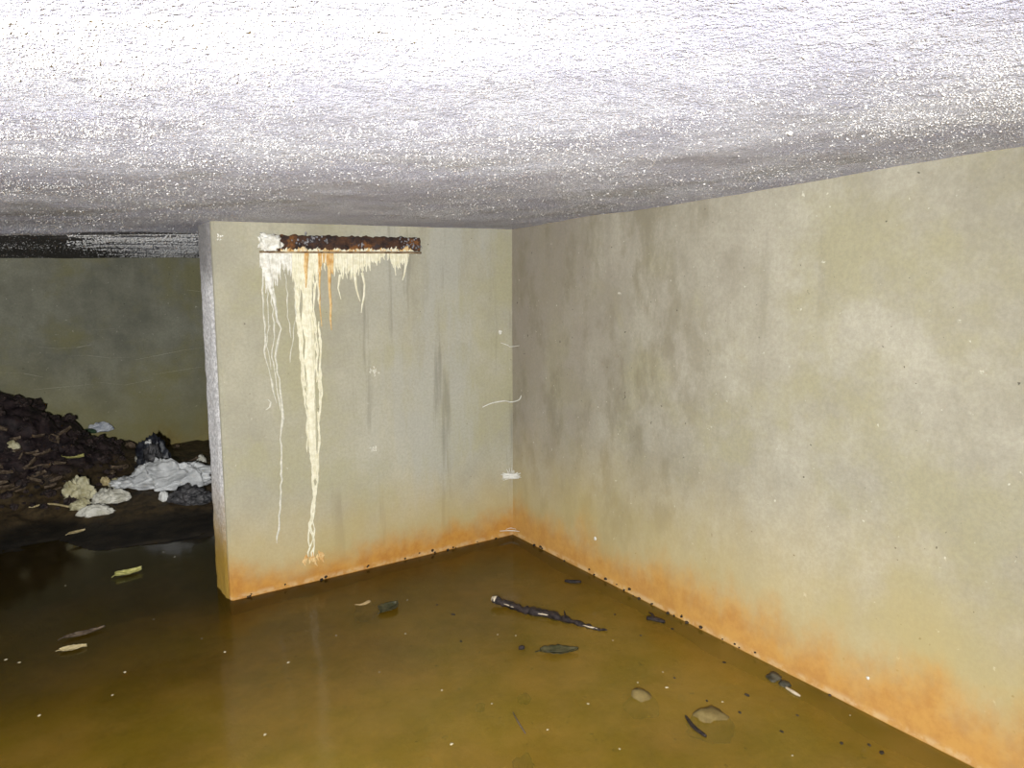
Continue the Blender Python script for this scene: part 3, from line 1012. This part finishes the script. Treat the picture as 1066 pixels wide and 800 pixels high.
stone(381, 638, .050, M['stone_tan'], 'tan stone just under the water before the stub wall', True, 1.0, 2, stretch=1.2)
stone(666, 735, .056, M['stone_pale'], 'round tan stone awash in the right foreground water', True, .95, 4)
stone(738, 757, .055, M['stone_pale'], 'flat wide tan stone awash in the water at the lower right', True, .95, 6, stretch=1.5)
stone(546, 728, .024, M['stone_pale'], 'small tan stone awash in the middle foreground water', True, .95, 7)
stone(545, 797, .030, M['stone_pale'], 'tan stone cut by the bottom edge of the view', True, .95, 8)
stone(806, 706, .030, M['stone_grey'], 'dark pebble in the water against the right wall', False, .5, 9)
stone(817, 713, .022, M['stone_grey'], 'smaller dark pebble next to the dark pebble by the right wall', False, .5, 10)
stone(500, 737, .018, M['stone_pale'], 'tan pebble awash left of the small tan stone', True, .95, 12)
twig([(818, 716), (826, 721), (833, 725)], .006, 'pale twig by the dark pebbles at the right wall', 'twig', 'wood_pale')

# flecks floating everywhere on the water
proto = None
spots = [(130, 700), (117, 724), (210, 665), (234, 679), (276, 765), (350, 662), (422, 660), (460, 719), (512, 733), (424, 625), (537, 662),
         (518, 661), (638, 667), (664, 711), (694, 716), (885, 745), (825, 787), (752, 731), (125, 560), (170, 575), (182, 580), (20, 690), (6, 687),
         (160, 645), (205, 556), (68, 610), (41, 745), (690, 700), (612, 733), (570, 760), (470, 775), (395, 700), (300, 690), (645, 780)]
q = random.Random(12)
for i, (px, py) in enumerate(spots):
    p = at_z(px, py, .001)
    if proto is None:
        proto = dab('floating_fleck', p, 1.0, M['fleck'], 'tiny pale fleck floating on the brown water', 'fleck', .4, 'pale flecks on the water', 3)
        o = proto
    else:
        o = proto.copy(); COL.objects.link(o)
    o.location = p
    s = q.choice((.0025, .003, .0035, .0045))
    o.scale = (s * 1.4, s, s)
    o.rotation_euler[2] = q.uniform(0, 6)
dproto = None
for i, (px, py) in enumerate([(702, 706), (736, 730), (778, 724), (814, 762), (876, 774), (918, 784), (754, 690), (700, 655), (770, 742), (480, 668), (455, 630), (472, 640),
                              (830, 745), (667, 662), (640, 640), (905, 776)]):
    p = at_z(px, py, .001)
    if dproto is None:
        dproto = dab('dark_speck', p, 1.0, M['crumb'], 'tiny dark speck floating on the brown water', 'speck', .5, 'dark specks on the water', 5); o = dproto
    else:
        o = dproto.copy(); COL.objects.link(o)
    o.location = p
    s = q.choice((.004, .005, .007))
    o.scale = (s * 1.5, s, s); o.rotation_euler[2] = q.uniform(0, 6)
# crumbs left on the two walls at the waterline
cproto = None
for i in range(44):
    if i < 18:
        x = q.uniform(XP + .05, XR - .1); p = Vector((x, YB - .004, abs(q.gauss(.004, .012)))); wl = 'stub'
    else:
        y = q.uniform(1.35, YB - .1); p = Vector((right_x(y) - .004, y, abs(q.gauss(.004, .014)))); wl = 'right'
    if cproto is None or (wl == 'right' and cproto.get('group', '').startswith('crumbs along the stub')):
        cproto = dab('silt_crumb', p, 1.0, M['crumb'], f'black silt crumb stuck to the {wl} wall at the waterline', 'crumb', .7, f'crumbs along the {wl} wall', 7 + i); o = cproto
    else:
        o = cproto.copy(); COL.objects.link(o)
    o.location = p
    s = q.choice((.004, .005, .006, .009))
    o.scale = (s, s, s) if wl == 'right' else (s * 1.4, s * .8, s)

# ------------------------------------------------------------------ rubbish on the bank
def on_ground(px, py):
    """where the view line meets the bank"""
    d = ray(px, py)
    t = 3.5
    p = CAM + d * t
    while t < 9.5:
        p = CAM + d * t
        if p.z < max(ground(p.x, p.y), 0) or p.y > YF - .05: break
        t += .02
    return p


def crumpled(name, px, py, size, mat, label, cat, seed=0, rotz=None, sub=5, ridge=.35, lift=.0, parent=None, pos=None, sharp=1.0):
    """a folded sheet heaped up: lens shape with creased facets. size = (length, depth, height)"""
    p = on_ground(px, py) if pos is None else Vector(pos)
    p = Vector((p.x, p.y, p.z))
    bm = bmesh.new()
    bmesh.ops.create_icosphere(bm, subdivisions=sub, radius=1)
    off = Vector((seed * 3.7, seed * 1.3, seed * 2.1))
    for v in bm.verts:
        c = v.co.copy()
        ang = math.atan2(c.y, c.x)
        lob = 1 + .30 * mn.fractal(Vector((math.cos(ang), math.sin(ang), seed)) * 1.5, 1, 2, 3)
        wv = Vector((mn.noise(c * 1.7 + off), mn.noise(c * 1.7 - off), mn.noise(c * 1.5 + 2 * off)))
        a = c * 1.15 + wv * .55 + off
        r1 = 1 - abs(mn.noise(Vector((a.x * .8, a.y * 1.7, a.z)))) * 3.0
        r2 = 1 - abs(mn.noise(a * 3.1 + off)) * 2.4
        r3 = 1 - abs(mn.noise(a * 6.5 - off)) * 2.2
        k = lob * (1 + ridge * (.55 * (r1 - .4) + .16 * (r2 - .4) + .05 * (r3 - .4)))
        z = c.z
        c = c * k
        if z < 0: c.z *= .35
        v.co = Vector((c.x * size[0] * .5, c.y * size[1] * .5, c.z * size[2]))
    zmin = min(v.co.z for v in bm.verts)
    o = link(name, bm, mat, smooth=False)
    for pl_ in o.data.polygons: pl_.use_smooth = True
    o.location = p + Vector((0, 0, lift - zmin * .5))
    o.rotation_euler[2] = -YAW if rotz is None else -YAW + rotz
    if label: tag(o, label, cat)
    return o


bagp = on_ground(172, 515)
bag = crumpled('plastic_bag', 175, 508, (.50, .20, .14), M['bag_white'], 'large crumpled white plastic bag lying on the bank beside the stub wall end', 'plastic bag', 2, rotz=.18, sub=6, ridge=.55)
tail = crumpled('bag_tail', 0, 0, (.24, .08, .035), M['bag_white'], None, None, 5, sub=4, ridge=.5, pos=(0, 0, 0))
tail.parent = bag; tail.location = (.30, .02, .07); tail.rotation_euler = (0, 0, -.05)
knot = crumpled('bag_lobe', 0, 0, (.20, .13, .05), M['bag_white'], None, None, 8, sub=4, ridge=.6, pos=(0, 0, 0))
knot.parent = bag; knot.location = (-.24, -.06, .015); knot.rotation_euler = (0, .1, .4)
crumpled('cloth_rag', 113, 523, (.20, .12, .06), M['rag'], 'dirty white rag lying between the crumpled paper and the white bag', 'rag', 3, rotz=.5, ridge=.5)
crumpled('cloth_rag', 101, 536, (.20, .08, .05), M['rag'], 'pointed white rag end at the water edge, nearest the viewer', 'rag', 4, rotz=.45, ridge=.4)
crumpled('crumpled_paper', 81, 519, (.18, .12, .10), M['paper'], 'yellowed crumpled paper at the left end of the pale litter', 'paper', 6, rotz=-.1, ridge=.5)
crumpled('crumpled_paper', 83, 530, (.13, .08, .05), M['paper'], 'small brownish wad of paper beneath the yellowed paper', 'paper', 7)
crumpled('paper_scrap', 122, 508, (.10, .06, .05), M['paper'], 'small yellowish paper scrap left of the white bag', 'paper', 9)
crumpled('paper_scrap', 110, 505, (.06, .05, .04), M['leaf_tan'], 'tan scrap standing above the dirty white rag', 'paper', 10)
db = crumpled('dark_bag', 161, 490, (.24, .20, .20), M['plastic_dark'], 'crumpled blue-black plastic bag standing behind the white bag', 'plastic bag', 11, ridge=.35, sub=5)
sub_ = crumpled('bag_fold', 0, 0, (.14, .10, .10), M['plastic_grey'], None, None, 12, sub=4, ridge=.6, pos=(0, 0, 0))
sub_.parent = db; sub_.location = (.03, -.075, .07)
crumpled('grey_sheet', 200, 524, (.24, .12, .08), M['plastic_grey'], 'dark grey folded plastic sheet under the right end of the white bag', 'plastic sheet', 13, ridge=.7, rotz=.1)
o = dab('white_scrap', on_ground(155, 463) + Vector((0, 0, .0)), .024, M['white_bit'], 'small bright white scrap on top of the blue-black bag', 'scrap', .8, None, 3)
o.location = at_y(155, 461, db.location.y - .04)
crumpled('white_scrap', 171, 521, (.07, .05, .05), M['white_bit'], 'small bright white scrap below the white bag', 'scrap', 14, sub=4)
crumpled('white_scrap', 146, 481, (.09, .06, .05), M['rag'], 'pale scrap left of the blue-black bag', 'scrap', 15, sub=4)
w = crumpled('food_wrapper', 104, 449, (.15, .09, .05), M['blue_film'], 'pale blue-white wrapper at the foot of the far wall', 'wrapper', 16, rotz=.3)
e_ = crumpled('wrapper_edge', 0, 0, (.12, .04, .025), M['green_film'], None, None, 17, sub=4, pos=(0, 0, 0))
e_.parent = w; e_.location = (-.06, -.05, -.005)
crumpled('pale_scrap', 210, 483, (.08, .05, .05), M['rag'], 'pale scrap beside the back edge of the stub wall', 'scrap', 18, sub=4)
crumpled('pale_scrap', 14, 470, (.10, .07, .06), M['paper'], 'pale scrap on the slope of the dark heap at the left edge', 'scrap', 19, sub=4)
crumpled('pale_scrap', 136, 466, (.08, .05, .035), M['leaf_brown'], 'brownish scrap on the mud left of the small white scrap', 'scrap', 20, sub=4)
p = on_ground(76, 479); leaf(0, 0, .14, .07, -.3, M['leaf_yellow'], 'yellow-green leaf on the mud in front of the dark heap', pos=p + Vector((0, 0, .012)), seed=30, curl=.25)

# clods and leaves over the heap
q = random.Random(44)
bms = []
for k in range(5):
    bm = bmesh.new()
    bmesh.ops.create_icosphere(bm, subdivisions=3, radius=1)
    off = Vector((k * 7.1, k, k * 3))
    for v in bm.verts:
        d, _ = mn.voronoi(v.co * 1.6 + off)
        v.co = v.co * (1 + .5 * mn.fractal(v.co * 1.4 + off, 1, 2, 4) - .35 * (d[0] - .4))
        v.co.z *= .75
    o = link('mud_clod', bm, M['clod'], smooth=False)
    tag(o, 'dark clod of mud on the heap by the far wall', 'clod', 'clods on the dark heap')
    bms.append(o)
n = 0
tries, taken = 0, []
while n < 150:
    px, py = q.uniform(-30, 128), q.uniform(412, 532)
    top = 414 + max(0, px - 25) * .33
    if py < top: continue
    if px > 60 and py > 490 and q.random() < .8: continue
    if px > 70 and q.random() < .5: continue
    p = on_ground(px, py)
    if p.y > YF - .08 or p.z < .01: continue
    s = q.choice((.016, .02, .026, .034, .05)) * (1.5 if py < 452 else .85)
    tries += 1
    if tries > 6000: break
    if any((p.x - a) ** 2 + (p.y - b) ** 2 < (1.25 * (s + c)) ** 2 for a, b, c in taken): continue
    taken.append((p.x, p.y, s))
    z = ground(p.x, p.y)
    if n < 5: o = bms[n]
    else:
        o = bms[n % 5].copy(); COL.objects.link(o)
    o.location = (p.x, p.y, z + s * .2)
    o.scale = (s, s * q.uniform(.7, 1), s * q.uniform(.7, 1.1))
    o.rotation_euler = (q.uniform(-.4, .4), q.uniform(-.4, .4), q.uniform(0, 6))
    n += 1
lp = None
n = 0
while n < 34:
    px, py = q.uniform(-10, 75), q.uniform(452, 526)
    if n > 26: px, py = q.uniform(90, 205), q.uniform(462, 505)
    p = on_ground(px, py)
    if p.y > YF - .1: continue
    z = ground(p.x, p.y)
    pos = Vector((p.x, p.y, z + .014))
    if lp is None:
        lp = leaf(0, 0, .10, .055, 0, M['leaf_brown'], 'dry brown leaf among the litter on the muddy bank', pos=pos, seed=50, curl=.3, group='brown leaves on the bank')
        o = lp
    else:
        o = lp.copy(); COL.objects.link(o)
        for ch in lp.children:
            c = ch.copy(); COL.objects.link(c); c.parent = o
    o.location = pos
    s = q.uniform(.6, 1.2)
    o.scale = (s, s, s)
    o.rotation_euler = (q.uniform(-.5, .5), q.uniform(-.5, .5), q.uniform(0, 6))
    n += 1
# roots and thin sticks tangled in the heap
for i, (pp, lab) in enumerate([([(0, 520), (22, 513), (48, 500)], 'thin brown root lying across the lower heap'),
                               ([(6, 500), (16, 488), (24, 474)], 'thin brown root standing up the middle of the heap'),
                               ([(30, 532), (52, 528), (72, 531)], 'pale straw along the water edge left of the paper'),
                               ([(22, 497), (40, 488), (60, 486)], 'thin brown root below the yellow-green leaf on the mud')]):
    P = smooth_path([on_ground(*a) + Vector((0, 0, .02)) for a in pp], 6)
    c = P[len(P) // 2].copy()
    bm = bmesh.new()
    tube(bm, P, [.007] * len(P), 6)
    o = link('thin_root' if 'root' in lab else 'straw', shift(bm, c), M['leaf_brown'] if 'root' in lab else M['leaf_tan'])
    o.location = c
    tag(o, lab, 'root' if 'root' in lab else 'straw')

# ------------------------------------------------------------------ light: the photographer's flash
def flash(name, loc, aim, power, radius, angle, col):
    l = bpy.data.lights.new(name, 'SPOT')
    l.energy = power
    l.shadow_soft_size = radius
    l.color = col
    l.spot_size = math.radians(angle)
    l.spot_blend = 1.0
    o = bpy.data.objects.new(name, l)
    o.location = loc
    o.rotation_euler = (Vector(aim) - Vector(loc)).to_track_quat('-Z', 'Y').to_euler()
    COL.objects.link(o)
    return o


flash('camera_flash', CAM + RT * -0.05 + UP * 0.03 - fw * 0.60 - UP * 0.10, at_y(370, 480, YB), 800, 0.03, 146, (0.985, 0.99, 0.965))

wd = bpy.data.worlds.new('dark')
scn.world = wd
wd.use_nodes = True
wd.node_tree.nodes['Background'].inputs[0].default_value = (0.01, 0.01, 0.012, 1)
wd.node_tree.nodes['Background'].inputs[1].default_value = 0.5

# ------------------------------------------------------------------ camera
cd = bpy.data.cameras.new('camera')
cd.sensor_width = 36.0
cd.lens = FOC * 36.0 / W_
cd.clip_start = 0.02
co = bpy.data.objects.new('camera', cd)
mt = Matrix((( RT.x, UP.x, -fw.x, CAM.x), (RT.y, UP.y, -fw.y, CAM.y), (RT.z, UP.z, -fw.z, CAM.z), (0, 0, 0, 1)))
co.matrix_world = mt
COL.objects.link(co)
scn.camera = co

vs = scn.view_settings
vs.view_transform = 'Standard'
vs.look = 'None'
vs.exposure = 0.0
vs.gamma = 1.0
vs.use_curve_mapping = False
